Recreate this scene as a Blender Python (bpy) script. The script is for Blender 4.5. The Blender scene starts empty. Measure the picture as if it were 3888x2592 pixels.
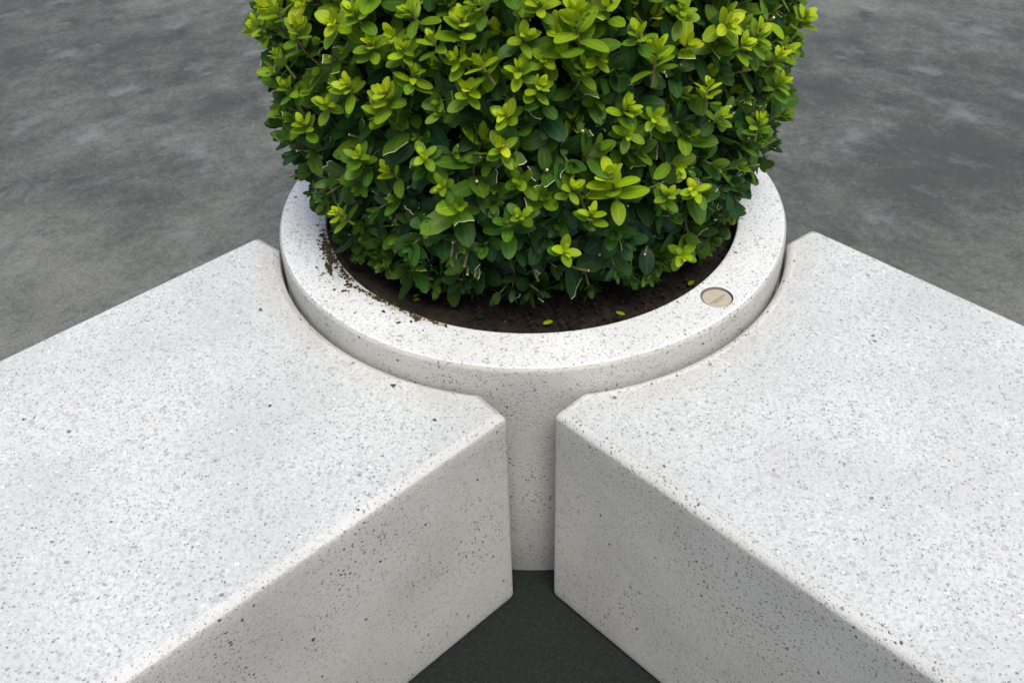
import bpy, bmesh, math, random
import numpy as np
from mathutils import Vector, Matrix
S = 0.45            # one modelling unit is the planter's radius: 0.45 m
GZ = -1.108         # paving level, in units below the rim
HB = -0.0925        # bench tops
R_ = math.radians
random.seed(11)
rng = np.random.default_rng(7)
scn = bpy.context.scene

# ------------------------------------------------------------------ camera
cam_d = bpy.data.cameras.new('camera')
cam = bpy.data.objects.new('camera', cam_d)
scn.collection.objects.link(cam)
cam_d.sensor_width = 36.0
cam_d.lens = 33.78
cam_d.clip_end = 500
cam_d.clip_start = 0.02
M = Matrix(((0.9996934, 0.0220505, 0.0112649), (-0.0059827, 0.6565585, -0.7542514), (-0.0240277, 0.7539528, 0.6564891)))
cam.matrix_world = Matrix.Translation(Vector((-0.04555, -3.27833, 2.10649)) * S) @ M.to_4x4()
cam_d.dof.use_dof = True
cam_d.dof.focus_distance = 2.95 * S
cam_d.dof.aperture_fstop = 14.0
scn.camera = cam

# ------------------------------------------------------------------ light
SUN_EL, SUN_AZ = 64.0, 165.0     # compass-like: 0 = +Y, clockwise
w = bpy.data.worlds.new('World')
scn.world = w
w.use_nodes = True
wn = w.node_tree
bg = wn.nodes['Background']
sky = wn.nodes.new('ShaderNodeTexSky')
sky.sky_type = 'NISHITA'
sky.sun_disc = False
sky.sun_elevation = R_(SUN_EL)
sky.sun_rotation = R_(SUN_AZ)
sky.dust_density = 3.0
sky.air_density = 0.9
wn.links.new(sky.outputs[0], bg.inputs[0])
bg.inputs[1].default_value = 0.10
sd = bpy.data.lights.new('sun', 'SUN')
sd.energy = 2.0
sd.angle = R_(30)
sd.color = (1.0, 0.965, 0.88)
sun = bpy.data.objects.new('sun', sd)
scn.collection.objects.link(sun)
dv = Vector((math.sin(R_(SUN_AZ)) * math.cos(R_(SUN_EL)), math.cos(R_(SUN_AZ)) * math.cos(R_(SUN_EL)), math.sin(R_(SUN_EL))))
sun.rotation_euler = dv.to_track_quat('Z', 'Y').to_euler()
scn.view_settings.view_transform = 'Standard'
scn.view_settings.look = 'None'
scn.view_settings.gamma = 1.0
scn.view_settings.use_curve_mapping = False
scn.view_settings.exposure = 0.45
scn.cycles.max_bounces = 8

# ------------------------------------------------------------------ node helpers
class NT:
    def __init__(s, name):
        s.m = bpy.data.materials.new(name); s.m.use_nodes = True
        s.t = s.m.node_tree; s.n = s.t.nodes
        s.b = s.n['Principled BSDF']; s.out = s.n['Material Output']
    def node(s, typ, **k):
        x = s.n.new(typ)
        for a, v in k.items(): setattr(x, a, v)
        return x
    def put(s, sock, v):
        if hasattr(v, 'links') or isinstance(v, bpy.types.NodeSocket): s.t.links.new(v, sock)
        elif isinstance(v, tuple) and len(v) == 3 and sock.type == 'RGBA': sock.default_value = (*v, 1)
        else: sock.default_value = v
    def math(s, op, a, b=0.0, c=None, clamp=False):
        x = s.node('ShaderNodeMath', operation=op, use_clamp=clamp)
        s.put(x.inputs[0], a); s.put(x.inputs[1], b)
        if c is not None: s.put(x.inputs[2], c)
        return x.outputs[0]
    def mix(s, f, a, b):
        x = s.node('ShaderNodeMix', data_type='RGBA')
        s.put(x.inputs[0], f); s.put(x.inputs[6], a); s.put(x.inputs[7], b)
        return x.outputs[2]
    def ramp(s, v, a, b, lo=0.0, hi=1.0):
        x = s.node('ShaderNodeMapRange', interpolation_type='SMOOTHSTEP')
        s.put(x.inputs[0], v); s.put(x.inputs[1], a); s.put(x.inputs[2], b); s.put(x.inputs[3], lo); s.put(x.inputs[4], hi)
        return x.outputs[0]
    def vmath(s, op, a, b):
        x = s.node('ShaderNodeVectorMath', operation=op)
        s.put(x.inputs[0], a)
        if op == 'SCALE': s.put(x.inputs[3], b)
        else: s.put(x.inputs[1], b)
        return x.outputs[0]
    def noise(s, vec, scale, detail=3.0, rough=0.55, col=False):
        x = s.node('ShaderNodeTexNoise'); s.put(x.inputs['Vector'], vec)
        x.inputs['Scale'].default_value = scale; x.inputs['Detail'].default_value = detail; x.inputs['Roughness'].default_value = rough
        return x.outputs[1] if col else x.outputs[0]
    def voro(s, vec, scale, rnd=1.0):
        x = s.node('ShaderNodeTexVoronoi'); s.put(x.inputs['Vector'], vec)
        x.inputs['Scale'].default_value = scale; x.inputs['Randomness'].default_value = rnd
        sep = s.node('ShaderNodeSeparateColor'); s.t.links.new(x.outputs['Color'], sep.inputs[0])
        return x.outputs['Distance'], sep.outputs
    def bump(s, h, dist, strength=1.0):
        x = s.node('ShaderNodeBump'); s.put(x.inputs['Height'], h)
        x.inputs['Distance'].default_value = dist; x.inputs['Strength'].default_value = strength
        s.t.links.new(x.outputs[0], s.b.inputs['Normal'])
    def pos(s):        # world-fixed position in units
        g = s.node('ShaderNodeNewGeometry')
        return s.vmath('SCALE', g.outputs['Position'], 1.0 / S)
    def flecks(s, vec, scale, thr, rmax, soft=0.07):
        d, c = s.voro(vec, scale)
        rad = s.ramp(c[0], thr, 1.0, 0.0, rmax)
        has = s.math('GREATER_THAN', c[0], thr)
        k = s.ramp(s.math('SUBTRACT', rad, d), -soft * 0.3, soft)
        return s.math('MULTIPLY', k, has), c

def stone(name, base, tint_shift=0.0, kind='polished', algae=False):
    q = NT(name)
    P = q.pos()
    wob = q.vmath('SCALE', q.vmath('SUBTRACT', q.noise(P, 60.0, 2.0, col=True), (0.5, 0.5, 0.5)), 0.016)
    V = q.vmath('ADD', P, wob)
    cloud = q.noise(P, 2.2, 4.0)
    col = q.mix(q.ramp(cloud, 0.3, 0.7), tuple(c * 0.90 for c in base), tuple(min(1, c * 1.07) for c in base))
    mot = q.noise(P, 90.0, 3.0, 0.7)
    if kind == 'polished':
        col = q.mix(q.ramp(mot, 0.40, 0.66, 0.0, 0.85), col, (base[0] * .76, base[1] * .75, base[2] * .76))
        m, c = q.flecks(V, 44.0, 0.45, 0.46); col = q.mix(q.math('MULTIPLY', m, q.ramp(c[1], 0, 1, .10, .70)), col, q.mix(c[2], (0.46, 0.41, 0.385), (0.42, 0.41, 0.43)))
        m, c = q.flecks(V, 36.0, 0.93, 0.40); col = q.mix(q.math('MULTIPLY', m, .45), col, q.mix(c[1], (0.38, 0.33, 0.31), (0.68, 0.55, 0.44)))
        m, c = q.flecks(V, 80.0, 0.42, 0.40); col = q.mix(q.math('MULTIPLY', m, q.ramp(c[1], 0, 1, .2, .9)), col, q.mix(c[2], (0.26, 0.26, 0.28), (0.40, 0.38, 0.37)))
        m, c = q.flecks(V, 135.0, 0.50, 0.47); col = q.mix(q.math('MULTIPLY', m, q.ramp(c[1], 0, 1, .2, .9)), col, (0.16, 0.165, 0.18))
        m, c = q.flecks(V, 24.0, 0.82, 0.24); col = q.mix(q.math('MULTIPLY', m, q.ramp(c[1], 0, 1, .2, 1)), col, (0.055, 0.06, 0.075))
        m, c = q.flecks(V, 48.0, 0.72, 0.30); col = q.mix(q.math('MULTIPLY', m, .5), col, (0.95, 0.95, 0.96))
        smu = q.ramp(q.noise(q.vmath('MULTIPLY', P, (1.6, 3.4, 1.)), 2.6, 6., .68), .60, .76, 0., .15)
        col = q.mix(smu, col, (0.52, 0.50, 0.45))
        sx = q.node('ShaderNodeSeparateXYZ'); q.t.links.new(P, sx.inputs[0])
        r0 = q.math('SQRT', q.math('ADD', q.math('MULTIPLY', sx.outputs[0], sx.outputs[0]), q.math('MULTIPLY', sx.outputs[1], sx.outputs[1])))
        grime = q.math('MULTIPLY', q.math('MULTIPLY', q.ramp(r0, 1.05, 1.15, 1., 0.), q.math('GREATER_THAN', r0, 1.01)), q.ramp(q.noise(P, 7., 4.), .3, .65, .05, .42))
        col = q.mix(grime, col, (0.50, 0.465, 0.40))
        q.b.inputs['Roughness'].default_value = 0.42
        q.bump(mot, 0.0006, 0.35)
    else:
        col = q.mix(q.ramp(mot, 0.42, 0.75, 0.0, 0.5), col, (base[0] * .80, base[1] * .78, base[2] * .74))
        m, c = q.flecks(V, 46.0, 0.72, 0.30); col = q.mix(q.math('MULTIPLY', m, q.ramp(c[1], 0, 1, .1, .5)), col, (0.34, 0.28, 0.25))
        dens = q.ramp(q.noise(P, 3.5, 2.0), 0.38, 0.62, 0.15, 1.0)
        m1, c = q.flecks(V, 90.0, 0.30, 0.44); col = q.mix(q.math('MULTIPLY', q.math('MULTIPLY', m1, dens), q.ramp(c[1], 0, 1, .4, 1.)), col, (0.12, 0.11, 0.105))
        m2, c = q.flecks(V, 30.0, 0.70, 0.20); col = q.mix(q.math('MULTIPLY', m2, .92), col, (0.035, 0.037, 0.042))
        m3, c = q.flecks(V, 150.0, 0.50, 0.42); col = q.mix(q.math('MULTIPLY', m3, .7), col, (0.16, 0.15, 0.14))
        q.b.inputs['Roughness'].default_value = 0.75
        h = q.math('SUBTRACT', q.math('ADD', mot, q.noise(P, 180.0, 2.0)), q.math('MULTIPLY', q.math('ADD', m1, m2), 1.2))
        q.bump(h, 0.0012, 0.6)
    if algae:
        sp = q.node('ShaderNodeSeparateXYZ'); q.t.links.new(P, sp.inputs[0])
        rad = q.math('SQRT', q.math('ADD', q.math('MULTIPLY', sp.outputs[0], sp.outputs[0]), q.math('MULTIPLY', sp.outputs[1], sp.outputs[1])))
        ang = q.math('ARCTAN2', sp.outputs[1], sp.outputs[0])
        a1 = q.math('MULTIPLY', q.ramp(ang, -3.14, -2.75), q.ramp(ang, -2.10, -1.85, 1.0, 0.0))
        rr = q.ramp(rad, 0.815, 0.868, 1.0, 0.0)
        comb = q.node('ShaderNodeCombineXYZ')
        q.put(comb.inputs[0], q.math('MULTIPLY', ang, 5.0)); q.put(comb.inputs[1], q.math('MULTIPLY', rad, 55.0))
        st = q.noise(comb.outputs[0], 1.6, 5.0, 0.7)
        k = q.math('MULTIPLY', q.math('MULTIPLY', a1, rr), q.ramp(st, 0.40, 0.66))
        col = q.mix(q.math('MULTIPLY', k, .85), col, (0.30, 0.27, 0.07))
        # the wall inside the rim is overgrown with olive moss
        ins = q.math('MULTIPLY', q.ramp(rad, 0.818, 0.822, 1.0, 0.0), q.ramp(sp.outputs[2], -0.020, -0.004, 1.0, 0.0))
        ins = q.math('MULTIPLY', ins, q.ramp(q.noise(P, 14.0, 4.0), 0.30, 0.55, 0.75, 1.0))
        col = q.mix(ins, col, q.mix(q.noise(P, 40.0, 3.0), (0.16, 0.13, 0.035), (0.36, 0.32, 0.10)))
    q.put(q.b.inputs['Base Color'], col)
    return q.m

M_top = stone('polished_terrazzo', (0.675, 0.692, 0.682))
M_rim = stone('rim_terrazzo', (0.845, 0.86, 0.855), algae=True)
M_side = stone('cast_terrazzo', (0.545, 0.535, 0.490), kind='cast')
M_bev = stone('cast_terrazzo_edge', (0.64, 0.645, 0.625), kind='cast')

def simple(name, col, rough=.8, var=None, scale=60., bump=0.0, spec=None):
    q = NT(name)
    P = q.pos(); n = q.noise(P, scale, 4.0, .65)
    q.put(q.b.inputs['Base Color'], q.mix(q.ramp(n, .3, .7), col, var or tuple(c * .7 for c in col)))
    q.b.inputs['Roughness'].default_value = rough
    if bump: q.bump(n, bump)
    return q.m

M_ring = simple('weathered_metal', (0.33, 0.28, 0.26), .5, (0.25, 0.21, 0.20), 40.)
M_disc = simple('cream_glass', (0.56, 0.52, 0.41), .3, (0.50, 0.455, 0.36), 25.)
M_mark = simple('engraved_line', (0.30, 0.26, 0.20), .6)
M_twig = simple('green_bark', (0.16, 0.17, 0.045), .7, (0.10, 0.085, 0.035), 30.)
M_pale = simple('cut_wood', (0.75, 0.70, 0.48), .7, (0.62, 0.55, 0.34), 80.)
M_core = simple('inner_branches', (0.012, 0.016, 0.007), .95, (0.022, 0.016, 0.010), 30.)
M_crumb = simple('spilled_earth', (0.030, 0.019, 0.009), .95, (0.085, 0.062, 0.018), 50.)
M_white = simple('white_grit', (0.7, 0.72, 0.74), .6)

def soil_mat():
    q = NT('potting_soil'); P = q.pos()
    n = q.noise(P, 26., 6., .7); n2 = q.noise(P, 120., 4., .7)
    col = q.mix(q.ramp(n, .35, .68), (0.010, 0.0065, 0.0045), (0.048, 0.028, 0.017))
    col = q.mix(q.ramp(n2, .62, .8, 0, .6), col, (0.150, 0.095, 0.055))
    d, c = q.voro(P, 75.)
    col = q.mix(q.math('MULTIPLY', q.math('GREATER_THAN', c[0], .965), q.ramp(d, .1, .25, .8, 0)), col, (0.30, 0.26, 0.20))
    q.put(q.b.inputs['Base Color'], col); q.b.inputs['Roughness'].default_value = 1.0
    q.bump(q.math('ADD', n, q.math('MULTIPLY', n2, .5)), 0.006, .9)
    return q.m
M_soil = soil_mat()

def ground_mat():
    q = NT('worn_concrete'); P = q.pos()
    sp = q.node('ShaderNodeSeparateXYZ'); q.t.links.new(P, sp.inputs[0])
    ax = q.math('ABSOLUTE', sp.outputs[0])
    comb = q.node('ShaderNodeCombineXYZ'); q.put(comb.inputs[0], ax); q.put(comb.inputs[1], sp.outputs[1])
    mp = q.node('ShaderNodeMapping'); q.t.links.new(comb.outputs[0], mp.inputs[0])
    mp.inputs['Rotation'].default_value = (0, 0, R_(38)); 
    st = q.vmath('MULTIPLY', mp.outputs[0], (1.15, 1.5, 1.0))
    big = q.noise(P, 0.42, 3., .5)
    strk = q.noise(st, 1.5, 8., .66)
    strk2 = q.noise(st, 4.5, 6., .65)
    fine = q.noise(P, 75., 3., .7)
    grit = q.noise(P, 26., 3., .7)
    a, b = (0.080, 0.088, 0.082), (0.226, 0.230, 0.212)
    v = q.math('ADD', q.math('MULTIPLY', strk, .40), q.math('ADD', q.math('MULTIPLY', strk2, .18), q.math('MULTIPLY', big, .42)))
    v = q.math('ADD', v, q.math('MULTIPLY', q.math('SUBTRACT', grit, .5), .22))
    col = q.mix(q.ramp(v, .38, .66), a, b)
    col = q.mix(q.ramp(fine, .40, .68, 0, .50), col, (0.055, 0.058, 0.058))
    blot = q.noise(st, 2.4, 4., .6)
    col = q.mix(q.ramp(blot, .56, .70, 0, .60), col, (0.050, 0.060, 0.066))
    blot2 = q.noise(q.vmath('ADD', st, (7.3, 2.1, 0.)), 1.9, 4., .6)
    col = q.mix(q.ramp(blot2, .55, .72, 0, .42), col, (0.27, 0.29, 0.30))
    # shade between the benches deepened by painting a near-black patch into the paving
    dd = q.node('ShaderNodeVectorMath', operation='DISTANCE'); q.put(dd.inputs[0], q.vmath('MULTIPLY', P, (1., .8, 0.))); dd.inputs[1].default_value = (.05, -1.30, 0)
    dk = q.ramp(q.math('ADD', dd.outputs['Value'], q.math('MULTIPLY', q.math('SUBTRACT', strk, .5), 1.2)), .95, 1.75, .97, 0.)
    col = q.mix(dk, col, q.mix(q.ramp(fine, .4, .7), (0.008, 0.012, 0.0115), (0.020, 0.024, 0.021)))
    m, c = q.flecks(P, 9.0, 0.93, 0.07, .03); col = q.mix(q.math('MULTIPLY', m, .8), col, q.mix(c[1], (0.03, 0.03, 0.03), (0.5, 0.5, 0.5)))
    q.put(q.b.inputs['Base Color'], col); q.b.inputs['Roughness'].default_value = .85
    q.b.inputs['Specular IOR Level'].default_value = .15
    q.bump(q.math('ADD', fine, grit), 0.0025, .6)
    return q.m
M_ground = ground_mat()

def leaf_mat():
    q = NT('boxwood_leaf')
    c = q.node('ShaderNodeAttribute', attribute_name='leafcol')
    s_ = q.node('ShaderNodeAttribute', attribute_name='st')
    sp = q.node('ShaderNodeSeparateXYZ'); q.t.links.new(s_.outputs['Vector'], sp.inputs[0])
    P = q.pos()
    side = q.math('ABSOLUTE', sp.outputs[0])
    rib = q.ramp(side, 0.03, 0.13, .55, 0.)
    edge = q.ramp(side, 0.90, 1.0, 0., .28)
    n = q.noise(P, 30., 3.)
    col = q.mix(q.ramp(n, .3, .7, 0., .35), c.outputs['Color'], q.vmath('MULTIPLY', c.outputs['Color'], (.62, .72, .8)))
    lite = q.vmath('ADD', q.vmath('MULTIPLY', c.outputs['Color'], (1.5, 1.45, 1.2)), (.03, .04, .008))
    col = q.mix(q.math('MAXIMUM', rib, edge), col, lite)
    geo = q.node('ShaderNodeNewGeometry')
    col = q.mix(q.math('MULTIPLY', geo.outputs['Backfacing'], .6), col, q.vmath('ADD', q.vmath('MULTIPLY', c.outputs['Color'], (.9, .85, .9)), (.04, .045, .015)))
    q.put(q.b.inputs['Base Color'], col)
    q.b.inputs['Roughness'].default_value = .36
    q.b.inputs['Specular IOR Level'].default_value = .22
    tr = q.node('ShaderNodeBsdfTranslucent')
    q.put(tr.inputs[0], q.vmath('MULTIPLY', col, (1.25, 1.3, .5)))
    mx = q.node('ShaderNodeMixShader'); q.put(mx.inputs[0], .28)
    q.t.links.new(q.b.outputs[0], mx.inputs[1]); q.t.links.new(tr.outputs[0], mx.inputs[2])
    q.t.links.new(mx.outputs[0], q.out.inputs['Surface'])
    comb = q.node('ShaderNodeCombineXYZ'); q.put(comb.inputs[0], q.math('MULTIPLY', side, 3.)); q.put(comb.inputs[1], q.math('MULTIPLY', q.math('SUBTRACT', sp.outputs[1], q.math('MULTIPLY', side, .25)), 26.)); q.put(comb.inputs[2], sp.outputs[2])
    q.bump(q.noise(comb.outputs[0], 1.0, 2.), 0.0010, .5)
    return q.m
M_leaf = leaf_mat()

# ------------------------------------------------------------------ object helpers
def tag(o, label=None, cat=None, group=None, kind=None):
    if label: o['label'] = label
    if cat: o['category'] = cat
    if group: o['group'] = group
    if kind: o['kind'] = kind
    return o
def empty(name, loc):
    o = bpy.data.objects.new(name, None); o.empty_display_size = .05
    scn.collection.objects.link(o); o.location = Vector(loc) * S
    return o
def mesh_obj(name, verts, faces, mats, parent=None, loc=(0, 0, 0), smooth=True, fm=None):
    """verts in units, world placed; origin put at loc (or at the parent's place)"""
    me = bpy.data.meshes.new(name)
    o3 = np.array(loc if parent is None else tuple(parent.location / S))
    v = (np.asarray(verts, float) - o3) * S
    me.from_pydata(v.tolist(), [], faces)
    for m in (mats if isinstance(mats, list) else [mats]): me.materials.append(m)
    if fm is not None: me.polygons.foreach_set('material_index', fm)
    sm = smooth if isinstance(smooth, (list, np.ndarray)) else [bool(smooth)] * len(me.polygons)
    me.polygons.foreach_set('use_smooth', list(map(bool, sm)))
    me.update()
    o = bpy.data.objects.new(name, me); scn.collection.objects.link(o)
    if parent is not None: o.parent = parent
    else: o.location = Vector(loc) * S
    return o

class Tubes:
    def __init__(s): s.V = []; s.F = []; s.m = []
    def add(s, pts, r0, r1, n=5, cap=1):
        b = len(s.V); P = [np.array(p) for p in pts]
        for k, p in enumerate(P):
            d = P[min(k + 1, len(P) - 1)] - P[max(k - 1, 0)]; d = d / (np.linalg.norm(d) + 1e-9)
            a = np.cross(d, [0.31, .17, .93]); a /= np.linalg.norm(a) + 1e-9; c = np.cross(d, a)
            r = r0 + (r1 - r0) * k / (len(P) - 1)
            for i in range(n):
                t = 2 * math.pi * i / n; s.V.append(p + (a * math.cos(t) + c * math.sin(t)) * r)
        for k in range(len(P) - 1):
            for i in range(n):
                j = (i + 1) % n; s.F.append((b + k * n + i, b + k * n + j, b + (k + 1) * n + j, b + (k + 1) * n + i)); s.m.append(0)
        s.F.append(tuple(b + (len(P) - 1) * n + i for i in range(n))); s.m.append(cap)

# ------------------------------------------------------------------ paving
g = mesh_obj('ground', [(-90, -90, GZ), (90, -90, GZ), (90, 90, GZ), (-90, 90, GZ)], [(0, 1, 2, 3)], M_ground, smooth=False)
tag(g, 'grey worn concrete paving with darker smudges', None, None, 'structure')

# ------------------------------------------------------------------ planter
planter = tag(empty('round_planter', (0, 0, GZ)), 'round white terrazzo planter with a thick rim, filled with dark soil', 'planter')
def lathe(prof, n=256):
    V, F = [], []
    for r, z in prof:
        for i in range(n):
            a = 2 * math.pi * i / n; V.append((r * math.cos(a), r * math.sin(a), z))
    for k in range(len(prof) - 1):
        for i in range(n):
            j = (i + 1) % n; F.append((k * n + i, k * n + j, (k + 1) * n + j, (k + 1) * n + i))
    return V, F
prof = [(0.975, GZ - .01), (0.988, GZ + .012), (0.992, -.5), (1.002, -.10), (1.001, -.04)]
for t in np.linspace(0, math.pi / 2, 7)[0:]:
    prof.append((1.0 - .018 + .018 * math.cos(t), -.018 + .018 * math.sin(t)))
n_out = len(prof)
prof += [(.972, 0.0), (.83, 0.0)]
for t in np.linspace(0, math.pi / 2, 5):
    prof.append((.822 - .008 * math.sin(t) , -.008 + .008 * math.cos(t)))
prof += [(.812, -.03), (.806, -.14), (.80, -.30), (0.0001, -.301), ]
V, F = lathe(prof)
nseg = 256
fm = []; sm = []
for k in range(len(prof) - 1):
    top = k >= n_out - 3
    fm += [1 if top else 0] * nseg; sm += [True] * nseg
# closed underside so that the boolean has a solid to cut
F.append(tuple(reversed(range(nseg)))); fm.append(0); sm.append(False)
body = mesh_obj('planter_body', V, F, [M_side, M_rim, M_ring], planter, smooth=sm, fm=fm)
LX, LY, LR = 0.636, -0.646, 0.0575
def disc_mesh(r, z0, z1, n=64, cx=LX, cy=LY):
    V = [(cx + r * math.cos(2 * math.pi * i / n), cy + r * math.sin(2 * math.pi * i / n), z) for z in (z0, z1) for i in range(n)]
    F = [tuple(reversed(range(n))), tuple(range(n, 2 * n))] + [(i, (i + 1) % n, n + (i + 1) % n, n + i) for i in range(n)]
    return V, F
V, F = disc_mesh(LR, -.018, .05)
cut = mesh_obj('socket_cutter', V, F, [M_side, M_rim, M_ring], planter, smooth=False, fm=[2] * len(F))
bm_ = body.modifiers.new('b', 'BOOLEAN'); bm_.operation = 'DIFFERENCE'; bm_.object = cut; bm_.solver = 'EXACT'
dg = bpy.context.evaluated_depsgraph_get(); dg.update()
new = bpy.data.meshes.new_from_object(body.evaluated_get(dg))
body.modifiers.clear(); body.data = new
bpy.data.objects.remove(cut)
for p in new.polygons:
    if p.material_index == 2: p.use_smooth = False
    if abs(p.normal.z) > .999 and p.center.z * 1.0 > (0 - GZ) * S - .001: p.use_smooth = False
V, F = disc_mesh(.0555, -.0175, -.011)
ring = mesh_obj('retaining_ring', V, F, M_ring, planter, smooth=False)
V, F = disc_mesh(.0500, -.0105, -.0045, cx=LX + .001, cy=LY - .001)
dsk = mesh_obj('inset_disc', V, F, M_disc, planter, smooth=False)
# two fine engraved lines across the disc
V, F = [], []
for (x0, y0), (x1, y1), wd in (((.606, -.680), (.667, -.628), .0022), ((.624, -.676), (.659, -.648), .0020)):
    d = Vector((x1 - x0, y1 - y0)).normalized(); nn = Vector((-d.y, d.x)) * wd; b = len(V)
    for (x, y) in ((x0 - nn.x, y0 - nn.y), (x1 - nn.x, y1 - nn.y), (x1 + nn.x, y1 + nn.y), (x0 + nn.x, y0 + nn.y)): V.append((x, y, -.0038))
    F.append((b, b + 1, b + 2, b + 3))
ob = mesh_obj('engraved_line', V, F, M_mark, None, loc=(0, 0, GZ), smooth=False)
ob.parent = dsk; ob.location = (0, 0, 0)

# ------------------------------------------------------------------ benches
def offset_poly(P, d):
    n = len(P); out = []
    for i in range(n):
        a, b, c = np.array(P[i - 1]), np.array(P[i]), np.array(P[(i + 1) % n])
        e1 = (b - a) / np.linalg.norm(b - a); e2 = (c - b) / np.linalg.norm(c - b)
        n1 = np.array([-e1[1], e1[0]]); n2 = np.array([-e2[1], e2[0]])
        m = n1 + n2; m = m / (m @ m) * 2
        out.append(b + m * d)
    return out
def fillet(P, flags, r, seg=6):
    out = []; n = len(P)
    for i in range(n):
        if not flags[i]: out.append(tuple(P[i])); continue
        a, b, c = np.array(P[i - 1]), np.array(P[i]), np.array(P[(i + 1) % n])
        u = (a - b) / np.linalg.norm(a - b); v = (c - b) / np.linalg.norm(c - b)
        ang = math.acos(max(-1, min(1, u @ v))); t = r / math.tan(ang / 2)
        t = min(t, .45 * np.linalg.norm(a - b), .45 * np.linalg.norm(c - b)); rr = t * math.tan(ang / 2)
        ctr = b + (u + v) / np.linalg.norm(u + v) * (rr / math.sin(ang / 2))
        p0, p1 = b + u * t, b + v * t
        a0 = math.atan2(*(p0 - ctr)[::-1]); a1 = math.atan2(*(p1 - ctr)[::-1])
        da = (a1 - a0 + math.pi) % (2 * math.pi) - math.pi
        out.append(tuple(b + u * t * 1.6))
        for k in range(seg + 1): out.append((ctr[0] + rr * math.cos(a0 + da * k / seg), ctr[1] + rr * math.sin(a0 + da * k / seg)))
        out.append(tuple(b + v * t * 1.6))
    return out
def bench(axis, pts, w0, w1, rg, bev, rnd, label, lip):
    """pts: outer corner, arc end, arc end, outer corner, all on the bench top, counter-clockwise with the far end"""
    u = np.array([math.cos(axis), math.sin(axis)]); v = np.array([-u[1], u[0]])
    p0, a0, a1, p1 = map(np.array, pts)
    L = 5.2
    f0 = u * L + v * w0; f1 = u * L + v * w1
    t0 = math.atan2(a0[1], a0[0]); t1 = math.atan2(a1[1], a1[0])
    arc = [(rg * math.cos(t0 + (t1 - t0) * k / 40), rg * math.sin(t0 + (t1 - t0) * k / 40)) for k in range(41)]
    q0 = v * w0 + u * (p0 @ u); q1 = v * w1 + u * (p1 @ u)
    P = [f0, q0] + arc + [q1, f1]
    fl = [True, True] + [False] * 41 + [True, True]
    area = sum(P[i - 1][0] * P[i][1] - P[i][0] * P[i - 1][1] for i in range(len(P)))
    if area < 0: P = P[::-1]; fl = fl[::-1]
    # rings from the paving up: (inset, z)
    zb = GZ; rings = [(.030, zb), (.012, zb + .006), (.003, zb + .018), (0, zb + .034), (0, zb + .08), (0, HB - bev - .05), (0, HB - bev * 1.05)]
    for k in range(1, 8):
        t = k / 7 * math.pi / 2
        if rnd: i_, z_ = bev * (1 - math.cos(t)), HB - bev + bev * math.sin(t)
        else:   # near-flat chamfer with softened ends
            e = k / 7; i_ = bev * e ** 1.15; z_ = HB - bev * .8 * (1 - e) ** 1.15
        rings.append((i_, z_))
    if lip: rings += [(bev + .0035, HB - .0035), (bev + .0075, HB)]
    VV = []
    cnt = None
    for d, z in rings:
        Q = fillet(offset_poly(P, d) if d else [np.array(p) for p in P], fl, .016 + d * .35)
        cnt = len(Q); VV += [(x, y, z) for x, y in Q]
    FF = []; fmm = []; smm = []
    for k in range(len(rings) - 1):
        for i in range(cnt):
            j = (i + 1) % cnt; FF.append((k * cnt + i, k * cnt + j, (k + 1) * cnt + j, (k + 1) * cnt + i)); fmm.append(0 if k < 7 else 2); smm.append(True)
    FF.append(tuple((len(rings) - 1) * cnt + i for i in range(cnt))); fmm.append(1); smm.append(False)
    FF.append(tuple(reversed(range(cnt)))); fmm.append(0); smm.append(False)
    base = (float(u[0] * 3), float(u[1] * 3), GZ)
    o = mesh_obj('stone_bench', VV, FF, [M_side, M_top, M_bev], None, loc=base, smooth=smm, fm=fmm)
    # crisp boundary where the polished top starts
    return tag(o, label, 'bench', 'terrazzo benches set against the planter')
left_bench = bench(R_(-136.96), [(-1.106, -.06), (-1.003, -.148), (-.193, -1.006), (-.107, -1.1)], -.715, .742, 1.0150, .029, False,
      'left terrazzo bench, with a plain pale chamfered edge, curved end against the planter', False)
bench(R_(-46.06), [(.05, -1.098), (.148, -1.004), (1.009, -.191), (1.115, -.1)], -.729, .739, 1.0150, .032, True,
      'right terrazzo bench, rounded beige edge and thin groove round its top, beside the inset disc', True)

cx_, cy_ = -.479, -.962
V = [(cx_ - .013, cy_ + .006, HB), (cx_ + .001, cy_ - .012, HB), (cx_ + .011, cy_ + .007, HB)]
V += [(x, y, HB + .0012) for x, y, _ in V]
chip = mesh_obj('dark_stone_chip', V, [(2, 1, 0), (3, 4, 5), (0, 1, 4, 3), (1, 2, 5, 4), (2, 0, 3, 5)], simple('slate_chip', (.06, .07, .075), .6), left_bench, smooth=False)
# ------------------------------------------------------------------ soil
from mathutils import noise as mn
V, F = [(0, 0, -.05)], []
NR, NA = 130, 420
for i in range(1, NR + 1):
    r = .813 * (i / NR) ** .8
    for j in range(NA):
        a = 2 * math.pi * j / NA - math.pi
        x, y = r * math.cos(a), r * math.sin(a)
        left = max(0., min(1., (-1.75 - a) / .35)) * max(0., min(1., (a + 3.3) / .3))
        z = -.088 + .078 * left * max(0, (r - .60) / .21) ** 1.3
        z += .020 * mn.fractal(Vector((x * 9, y * 9, 1.3)), 1, 2, 4) + .010 * abs(mn.fractal(Vector((x * 38, y * 38, 4.)), 1, 2, 3))
        V.append((x, y, min(z, .012)))
for j in range(NA): F.append((0, 1 + j, 1 + (j + 1) % NA))
for i in range(NR - 1):
    for j in range(NA):
        k = (j + 1) % NA; F.append((1 + i * NA + j, 1 + (i + 1) * NA + j, 1 + (i + 1) * NA + k, 1 + i * NA + k))
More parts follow.
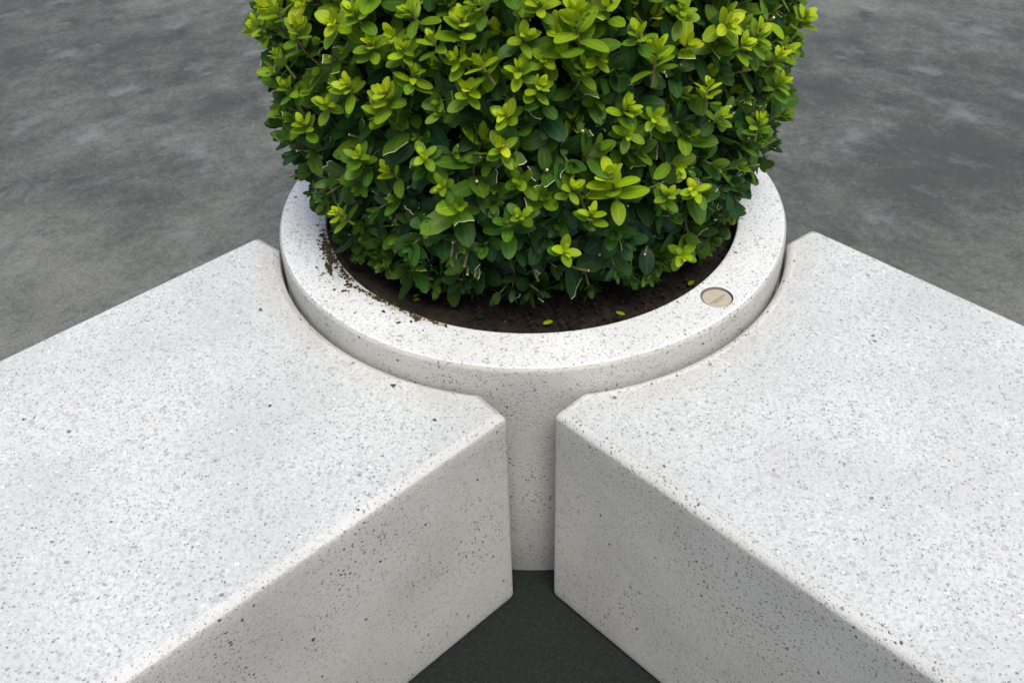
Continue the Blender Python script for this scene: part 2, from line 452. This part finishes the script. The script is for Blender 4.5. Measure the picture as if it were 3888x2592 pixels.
tag(mesh_obj('soil', V, F, M_soil, None, loc=(0, 0, -.08)), 'dark brown potting soil filling the round planter', 'soil', None, 'stuff')

def lumps(pts):
    """small irregular lumps; pts = (x, y, z, r, flat)"""
    V, F = [], []
    ico = bmesh.new(); bmesh.ops.create_icosphere(ico, subdivisions=1, radius=1)
    iv = np.array([v.co[:] for v in ico.verts]); ff = [[v.index for v in f.verts] for f in ico.faces]; ico.free()
    for x, y, z, r, fl in pts:
        b = len(V); k = iv * (1 + rng.uniform(-.35, .35, (len(iv), 1))) * r * np.array([rng.uniform(.6, 1.6), 1, fl])
        a = rng.uniform(0, 6.28); c, s_ = math.cos(a), math.sin(a)
        k = k @ np.array([[c, s_, 0], [-s_, c, 0], [0, 0, 1]])
        V += (k + np.array([x, y, z])).tolist(); F += [[b + q for q in f] for f in ff]
    return V, F
pts = []
clus = [((-.815, -.13), (-.800, -.205), 90, .014), ((-.800, -.205), (-.770, -.31), 420, .013), ((-.785, -.27), (-.745, -.385), 420, .012),
        ((-.770, -.33), (-.690, -.44), 320, .012), ((-.770, -.401), (-.745, -.445), 170, .0035), ((-.752, -.402), (-.742, -.462), 90, .003),
        ((-.765, -.455), (-.780, -.47), 26, .003), ((-.700, -.445), (-.66, -.50), 220, .009), ((-.675, -.52), (-.655, -.545), 70, .006),
        ((-.64, -.545), (-.53, -.62), 230, .007), ((-.57, -.60), (-.40, -.715), 300, .006), ((-.43, -.69), (-.405, -.73), 170, .006),
        ((-.40, -.715), (-.30, -.77), 120, .007), ((-.60, -.60), (-.35, -.80), 60, .02), ((-.80, -.42), (-.66, -.58), 60, .02)]
for (x0, y0), (x1, y1), n, sg in clus:
    for _ in range(int(n * .52)):
        t = random.random(); x = x0 + (x1 - x0) * t + random.gauss(0, sg); y = y0 + (y1 - y0) * t + random.gauss(0, sg)
        r = min(.0065, .0012 + random.expovariate(1 / .0016))
        rad = math.hypot(x, y)
        if rad > .93: continue
        z = 0.0 if rad > .824 else (-.004 if rad > .812 else -.012)
        pts.append((x, y, z + r * .3, r, .55))
V, F = lumps(pts)
tag(mesh_obj('soil_crumbs', V, F, M_crumb, None, loc=(-.7, -.45, 0)), 'brown soil crumbs spilled over the rim at the left of the shrub', 'soil crumbs', None, 'stuff')
pts = []
for _ in range(1500):   # clods and fibres bits on the soil
    a = random.uniform(-3.0, -.1); r = random.uniform(.5, .80)
    pts.append((r * math.cos(a), r * math.sin(a), -.062, random.uniform(.002, .008), .7))
V, F = lumps(pts)
TR = Tubes()
for _ in range(90):    # root fibres
    a = random.uniform(-3.0, -.1); r = random.uniform(.55, .79); x, y = r * math.cos(a), r * math.sin(a)
    h = random.uniform(0, 6.28); P_ = []
    for k in range(6):
        P_.append((x, y, -.058 + random.uniform(-.006, .006))); h += random.gauss(0, .5); x += .012 * math.cos(h); y += .012 * math.sin(h)
    if math.hypot(x, y) < .80: TR.add(P_, .0012, .0008, 4, 0)
b_ = len(V); V += [list(v) for v in TR.V]; F += [[b_ + i for i in f] for f in TR.F]
tag(mesh_obj('soil_clods', V, F, M_soil, None, loc=(0, 0, -.08)), 'small dark clods lying loose on the potting soil', 'soil clods', None, 'stuff')

# ------------------------------------------------------------------ leaves
def width(t):
    return np.power(np.clip(np.sin(np.pi * np.power(np.clip(t, 0, 1), .88)), 0, 1), .55) * (0.84 + .2 * t)
class Leaves:
    def __init__(s): s.rows = []
    def add(s, base, d, n, L, W, fold, curl, col, cutt=0.0):
        s.rows.append((base, d, n, L, W, fold, curl, col, cutt))
    def build(s, name, parent, mats, rows_t=7, cols=5):
        if not s.rows: return None
        allV, allF, allC, allS, allM = [], [], [], [], []
        off = 0
        for iscut in (False, True):
            R = [r for r in s.rows if (r[8] > 0) == iscut]
            if not R: continue
            N = len(R)
            B = np.array([r[0] for r in R]); D = np.array([r[1] for r in R]); Nn = np.array([r[2] for r in R])
            D /= np.linalg.norm(D, axis=1)[:, None]
            Nn = Nn - D * (Nn * D).sum(1)[:, None]; Nn /= np.linalg.norm(Nn, axis=1)[:, None] + 1e-9
            X = np.cross(D, Nn)
            L = np.array([r[3] for r in R]); W = np.array([r[4] for r in R]); fo = np.array([r[5] for r in R]); cu = np.array([r[6] for r in R])
            C = np.array([r[7] for r in R]); ct = np.array([r[8] for r in R])
            rr = rng.uniform(0, 50, N); sl = rng.uniform(-.30, .30, N); jag = rng.uniform(-.05, .05, (N, cols))
            tt = .5 - .5 * np.cos(np.linspace(0, 1, rows_t) ** .95 * np.pi)
            ss = np.linspace(-1, 1, cols)
            tlist = list(tt) + ([1.0001] if iscut else [])
            nr = len(tlist)
            vs = np.zeros((N, nr, cols, 3)); st = np.zeros((N, nr, cols, 3))
            for i, t in enumerate(tlist):
                for j, q in enumerate(ss):
                    if iscut:
                        te = t * (ct + sl * q * .5 + jag[:, j]) if t <= 1 else (ct + sl * q * .5 + jag[:, j]) + .022 * .1 / L
                        te = np.clip(te, 0, .98)
                    else: te = np.full(N, t)
                    wt = width(te) * W * .5
                    ph = cu * te
                    ax = np.where(np.abs(cu) > 1e-3, np.sin(ph) / np.where(np.abs(cu) > 1e-3, cu, 1), te) * L
                    az = -np.where(np.abs(cu) > 1e-3, (1 - np.cos(ph)) / np.where(np.abs(cu) > 1e-3, cu, 1), 0) * L
                    x = q * wt
                    zz = az + wt * (fo * abs(q) - .22 * q * q)
                    vs[:, i, j] = B + D * ax[:, None] + X * x[:, None] + Nn * zz[:, None]
                    st[:, i, j, 0] = q; st[:, i, j, 1] = te; st[:, i, j, 2] = rr
            idx = np.arange(nr * cols).reshape(nr, cols)
            f = np.stack([idx[:-1, :-1], idx[:-1, 1:], idx[1:, 1:], idx[1:, :-1]], -1).reshape(-1, 4)
            fmr = np.repeat(np.array([0] * (rows_t - 1) + ([1] if iscut else [])), cols - 1)
            allF.append((f[None] + (np.arange(N) * nr * cols)[:, None, None]).reshape(-1, 4) + off)
            allM.append(np.tile(fmr, N))
            allV.append(vs.reshape(-1, 3)); allS.append(st.reshape(-1, 3))
            allC.append(np.repeat(C, nr * cols, axis=0)); off += N * nr * cols
        V = np.concatenate(allV); F = np.concatenate(allF); C = np.concatenate(allC); T = np.concatenate(allS); MI = np.concatenate(allM)
        o3 = np.array(tuple(parent.location / S)) if parent is not None else np.zeros(3)
        if parent is None: o3 = V.mean(0)
        me = bpy.data.meshes.new(name)
        me.vertices.add(len(V)); me.loops.add(len(F) * 4); me.polygons.add(len(F))
        me.vertices.foreach_set('co', ((V - o3) * S).astype('f4').ravel())
        me.loops.foreach_set('vertex_index', F.astype('i4').ravel())
        me.polygons.foreach_set('loop_start', (np.arange(len(F)) * 4).astype('i4'))
        me.polygons.foreach_set('loop_total', np.full(len(F), 4, 'i4'))
        for m in mats: me.materials.append(m)
        me.polygons.foreach_set('material_index', MI.astype('i4'))
        me.polygons.foreach_set('use_smooth', np.ones(len(F), bool))
        a = me.attributes.new('leafcol', 'FLOAT_COLOR', 'POINT'); a.data.foreach_set('color', np.concatenate([C, np.ones((len(C), 1))], 1).astype('f4').ravel())
        a = me.attributes.new('st', 'FLOAT_VECTOR', 'POINT'); a.data.foreach_set('vector', T.astype('f4').ravel())
        me.update(calc_edges=True)
        o = bpy.data.objects.new(name, me); scn.collection.objects.link(o)
        if parent is not None: o.parent = parent
        else: o.location = Vector(o3) * S
        return o
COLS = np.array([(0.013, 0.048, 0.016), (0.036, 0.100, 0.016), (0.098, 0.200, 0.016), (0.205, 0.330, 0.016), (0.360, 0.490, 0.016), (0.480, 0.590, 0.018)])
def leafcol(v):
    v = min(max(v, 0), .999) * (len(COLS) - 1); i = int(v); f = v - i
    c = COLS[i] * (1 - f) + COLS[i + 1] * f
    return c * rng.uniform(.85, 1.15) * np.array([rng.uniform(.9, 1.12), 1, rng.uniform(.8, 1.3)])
def unit(v): return v / (np.linalg.norm(v) + 1e-9)
def sprig(LV, TB, tip, d, size, new, nodes, cutp=.0, stub=False, fill=1.0, dense=.33):
    """a shoot ending at tip, growing along d; size = longest leaf; new 0..1 = how young the tip is"""
    d = unit(np.asarray(d, float)); a = unit(np.cross(d, rng.normal(size=3))); b = np.cross(d, a)
    bend = rng.normal(size=3) * .12
    gap = size * dense
    tot = gap * nodes
    def pt(s_): return tip - d * (tot - s_) + bend * gap * math.sin(min(1, s_ / tot) * 3.1)
    pp = [pt(tot * t) for t in (-.35, 0, .35, .7, 1.0)]
    TB.add(pp, .0055, .0028 if not stub else .0045, 5, 1 if stub else 0)
    ph = rng.uniform(0, 3.14)
    for k in range(nodes):
        q = k / max(1, nodes - 1)
        if stub and q > .75: break
        open_ = 1.25 - .75 * q + rng.normal() * .12      # angle of leaf from stem
        Ls = size * (1.0 - .42 * q ** 1.5) * rng.uniform(.85, 1.12)
        ph += math.pi / 2 + rng.normal() * .15
        for sgn in (0, math.pi):
            if rng.random() > fill: continue
            r = a * math.cos(ph + sgn) + b * math.sin(ph + sgn)
            o = open_ + rng.normal() * .15
            dl = unit(d * math.cos(o) + r * math.sin(o)); nl = unit(d * math.sin(o) - r * math.cos(o) + np.array([0, 0, .35]))
            c = leafcol(new * (.50 + .52 * q) + rng.normal() * .06)
            W = Ls * rng.uniform(.50, .66)
            LV.add(pt(gap * (k + .8)) + r * .003, dl, nl + rng.normal(size=3) * .12, Ls, W, rng.uniform(.10, .42), rng.uniform(.1, .75), c,
                   rng.uniform(.40, .72) if rng.random() < cutp * (1 - .3 * q) else 0.0)
    if not stub:   # tight bud of small upright leaves
        for k in range(4):
            o = .35 + .1 * k; ph2 = ph + k * 1.57; r = a * math.cos(ph2) + b * math.sin(ph2)
            dl = unit(d * math.cos(o) + r * math.sin(o)); nl = d * math.sin(o) - r * math.cos(o)
            L = size * rng.uniform(.34, .5)
            LV.add(tip, dl, nl, L, L * .46, .45, -.1, leafcol(new * 1.05 + .02 + rng.normal() * .04))

PZ = [-.1, 0, .05, .1, .2, .3, .45, .8, 1.2, 1.5, 1.60, 1.64]
PR = [.52, .59, .665, .745, .85, .895, .922, .934, .938, .89, .80, .60]
def prof_r(z): return float(np.interp(z, PZ, PR))
def surf(th, z):
    r = prof_r(z); e = .03
    dr = (prof_r(z + e) - prof_r(z - e)) / (2 * e)
    n = unit(np.array([math.cos(th), math.sin(th), -dr]))
    return np.array([r * math.cos(th), r * math.sin(th), z]), n

shrub = tag(empty('boxwood_shrub', (0, 0, -.06)), 'clipped round boxwood shrub with glossy green leaves and yellow-green shoots, growing in the planter', 'shrub')
TB = Tubes(); LV = Leaves()
HERO = [(-1.343,.634,.114,1),(-2.013,.877,.068,.9),(-2.156,1.055,.075,1),(-1.761,1.116,.07,1),(-1.78,1.011,.045,.9),(-1.656,.849,.054,.8),(-1.666,.754,.043,.9),(-1.61,.986,.053,.9),(-1.556,.935,.053,.8),(-1.434,.983,.053,.7),(-1.225,1.005,.072,.75),(-1.462,1.131,.098,.6),(-1.301,.849,.051,.9),(-1.038,.852,.051,1),(-1.215,.801,.044,.6),(-.989,1.022,.069,1),(-.915,.948,.052,.8),(-2.147,.874,.051,1),(-2.322,.369,.043,1),(-1.458,.605,.035,.8),(-1.392,1.003,.035,.8),(-1.724,1.003,.047,.9),(-1.753,.921,.048,.8),(-1.038,.507,.041,.9),(-1.142,.524,.04,.6),(-1.394,.508,.028,.8),(-1.472,.373,.029,.9),(-.962,.204,.041,.9),(-2.077,1.105,.043,.6),(-.53,.903,.057,.9),(-2.616,.924,.057,.9),(-2.311,1.008,.055,.8),(-1.933,1.02,.048,.7),(-1.845,1.054,.038,.5),(-.848,.966,.059,.8),(-2.396,.674,.049,.7),(-.753,.646,.049,.7),(-1.903,.698,.038,.5),(-2.437,1.037,.047,.7),(-1.591,1.074,.041,.6),(-1.907,.95,.042,.5),(-2.037,1.017,.049,.6),(-1.159,1.099,.048,.5),(-1.288,1.062,.045,.5),(-.71,.844,.044,.6),(-2.472,.869,.044,.6),(-1.717,1.164,.052,.6),(-1.903,1.128,.045,.5),(-1.555,1.163,.046,.7),(-.97,.738,.04,.5),(-2.243,.789,.04,.5),(-2.45,.779,.042,.5),(-.638,.733,.043,.5),(-1.619,.514,.028,.3),(-2.146,.644,.034,.4),(-1.856,.603,.038,.3),(-1.295,.761,.032,.5)]
hero_pos = []
for th, z, sz, br in HERO:
    p, n = surf(th, z)
    H = Leaves()
    d = unit(n * .55 + np.array([0, 0, .85]) + rng.normal(size=3) * .25)
    sprig(H, TB, p + n * .045, d, max(.060, min(.098, sz * 1.1)), .55 + .45 * br, (7 if sz > .09 else 5) if sz > .04 else 4, dense=.20)
    H.build('young_shoot', shrub, [M_leaf, M_pale], 8, 5)
    hero_pos.append(p)
hero_pos = np.array(hero_pos)
# outer shell of shoots, all the way round
z = -.02
while z < 1.60:
    front_step = .083 if z > .4 else .088
    r = prof_r(z); n_ = int(2 * math.pi * r / front_step)
    for k in range(n_):
        th = 2 * math.pi * (k + rng.uniform(-.45, .45)) / n_; zz = z + rng.uniform(-.035, .035)
        if math.sin(th) > .25 and rng.random() < .35: continue
        p, n = surf(th, zz)
        young = np.clip((zz - .25) / .9, 0, 1)
        v = .18 + .55 * young ** 1.2 + rng.normal() * (.09 + .07 * young)
        if rng.random() < .03 + .16 * young: v += .28
        if len(hero_pos) and np.min(np.linalg.norm(hero_pos - p, axis=1)) < .05:
            if rng.random() < .6: continue
        up = .30 + .65 * young if zz > .15 else rng.uniform(-.25, .25)
        d = unit(n + np.array([0, 0, up]) + rng.normal(size=3) * .30)
        size = (.088 + .070 * rng.random() ** 1.5) * (1 - .16 * young)
        if rng.random() < .30: size *= rng.uniform(.55, .75)
        depth = rng.uniform(-.055, .026) if rng.random() < .68 else rng.uniform(-.14, -.05)
        stub = rng.random() < .16
        sprig(LV, TB, p + n * depth, d, size, v - .10 * (depth < -.04), 4 if rng.random() < .6 else 3, cutp=.19 if not stub else .35, stub=stub, fill=.9)
    z += .074
# crown top
for _ in range(420):
    a = rng.uniform(0, 6.283); r = .86 * math.sqrt(rng.random())
    sprig(LV, TB, np.array([r * math.cos(a), r * math.sin(a), 1.62 + rng.uniform(-.03, .03)]), unit(rng.normal(size=3) * .35 + [0, 0, 1]), .085, .6 + rng.normal() * .12, 4)
# deeper, older leaves behind the shell
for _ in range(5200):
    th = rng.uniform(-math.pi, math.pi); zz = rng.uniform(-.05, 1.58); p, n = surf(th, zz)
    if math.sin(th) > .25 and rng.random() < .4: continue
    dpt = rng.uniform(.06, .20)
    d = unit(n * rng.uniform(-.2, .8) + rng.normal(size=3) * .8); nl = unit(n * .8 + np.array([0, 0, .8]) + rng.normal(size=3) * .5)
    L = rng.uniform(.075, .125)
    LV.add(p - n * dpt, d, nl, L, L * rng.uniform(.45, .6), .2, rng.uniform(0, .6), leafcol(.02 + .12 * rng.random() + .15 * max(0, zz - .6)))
# broad mature leaves hanging at the foot of the shrub, over the soil
for _ in range(150):
    th = rng.uniform(-3.3, .15); zz = rng.uniform(.0, .13); p, n = surf(th, zz)
    sprig(LV, TB, p + n * rng.uniform(-.01, .06), unit(n + rng.normal(size=3) * .35 + [0, 0, .1]), rng.uniform(.095, .13), rng.uniform(.05, .22), 2, cutp=.06)
for lo, hi, n_ in ((-2.85, -1.95, 55), (-1.15, -.35, 40)):
    for _ in range(n_):
        th = rng.uniform(lo, hi); zz = rng.uniform(.06, .15); p, n = surf(th, zz)
        sprig(LV, TB, p + n * rng.uniform(-.01, .06) - np.array([0, .01, 0]), unit(n + rng.normal(size=3) * .3 + [0, 0, .25]), rng.uniform(.085, .125), rng.uniform(.14, .38), 3, cutp=.10)
fol = LV.build('foliage', shrub, [M_leaf, M_pale], 6, 5)
# hidden frame of branches: trunk, limbs, secondary stems
def limb(p0, p1, r0, r1, sag=.05, k=7):
    p0 = np.array(p0); p1 = np.array(p1); m = rng.normal(size=3) * sag
    TB.add([p0 + (p1 - p0) * t + m * math.sin(t * 3.14) for t in np.linspace(0, 1, k)], r0, r1, 7, 0)
for _ in range(46):
    a = rng.uniform(0, 6.283); r0 = rng.uniform(.02, .38); r1 = rng.uniform(.50, .76); a2 = a + rng.normal() * .25; ze = rng.uniform(.1, 1.5); r1 = min(r1, prof_r(ze) - .16); r0 = min(r0, .25)
    limb((r0 * math.cos(a), r0 * math.sin(a), -.08), (r1 * math.cos(a2), r1 * math.sin(a2), ze), .018, .006, .03)
for _ in range(320):
    a = rng.uniform(0, 6.283); zz = rng.uniform(0, 1.5); p, n = surf(a, zz)
    limb(p * [.55, .55, .85], p - n * .08, .007, .0035, .03, 5)
me_t = mesh_obj('twigs', TB.V, TB.F, [M_twig, M_pale], shrub, fm=TB.m)
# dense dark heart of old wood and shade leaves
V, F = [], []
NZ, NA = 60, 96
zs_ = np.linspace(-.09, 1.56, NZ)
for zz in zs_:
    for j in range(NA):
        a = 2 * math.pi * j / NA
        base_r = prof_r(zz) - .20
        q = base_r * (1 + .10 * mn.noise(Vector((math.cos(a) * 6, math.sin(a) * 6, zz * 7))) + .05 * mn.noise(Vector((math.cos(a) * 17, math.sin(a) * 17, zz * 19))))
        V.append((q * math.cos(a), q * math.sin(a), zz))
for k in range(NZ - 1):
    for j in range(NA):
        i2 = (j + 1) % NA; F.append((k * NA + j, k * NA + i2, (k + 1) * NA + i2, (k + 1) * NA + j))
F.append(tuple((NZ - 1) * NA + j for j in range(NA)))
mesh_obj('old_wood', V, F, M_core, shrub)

shrub.location.y += .09 * S
# ------------------------------------------------------------------ bits lying on the soil
def fallen(x, y, zt, L, ang, v, label):
    H = Leaves(); d = np.array([math.cos(ang), math.sin(ang), .05])
    H.add(np.array([x, y, zt]) - d * L * .5, d, np.array([0, -.15, 1.]), L, L * .5, .2, .3, leafcol(v))
    o = H.build('fallen_leaf', None, [M_leaf, M_pale], 7, 5)
    tag(o, label, 'leaf', 'leaves fallen on the soil')
fallen(.044, -.700, -.050, .040, .5, .98, 'small bright yellow fallen leaf on the soil near the front of the rim')
fallen(-.429, -.532, -.050, .026, .7, .80, 'upper of two slim green leaf slivers on the soil at the left')
fallen(-.426, -.556, -.050, .028, .5, .72, 'lower of two slim green leaf slivers on the soil at the left')
fallen(.300, -.662, -.048, .034, -.4, .68, 'narrow green fallen leaf on the soil close to the right front rim')
fallen(.575, -.490, -.052, .040, .9, .60, 'olive fallen leaf on the soil above the inset disc')
fallen(-.36, -.545, -.060, .030, .6, .45, 'dull olive fallen leaf on the soil right of the two green slivers')
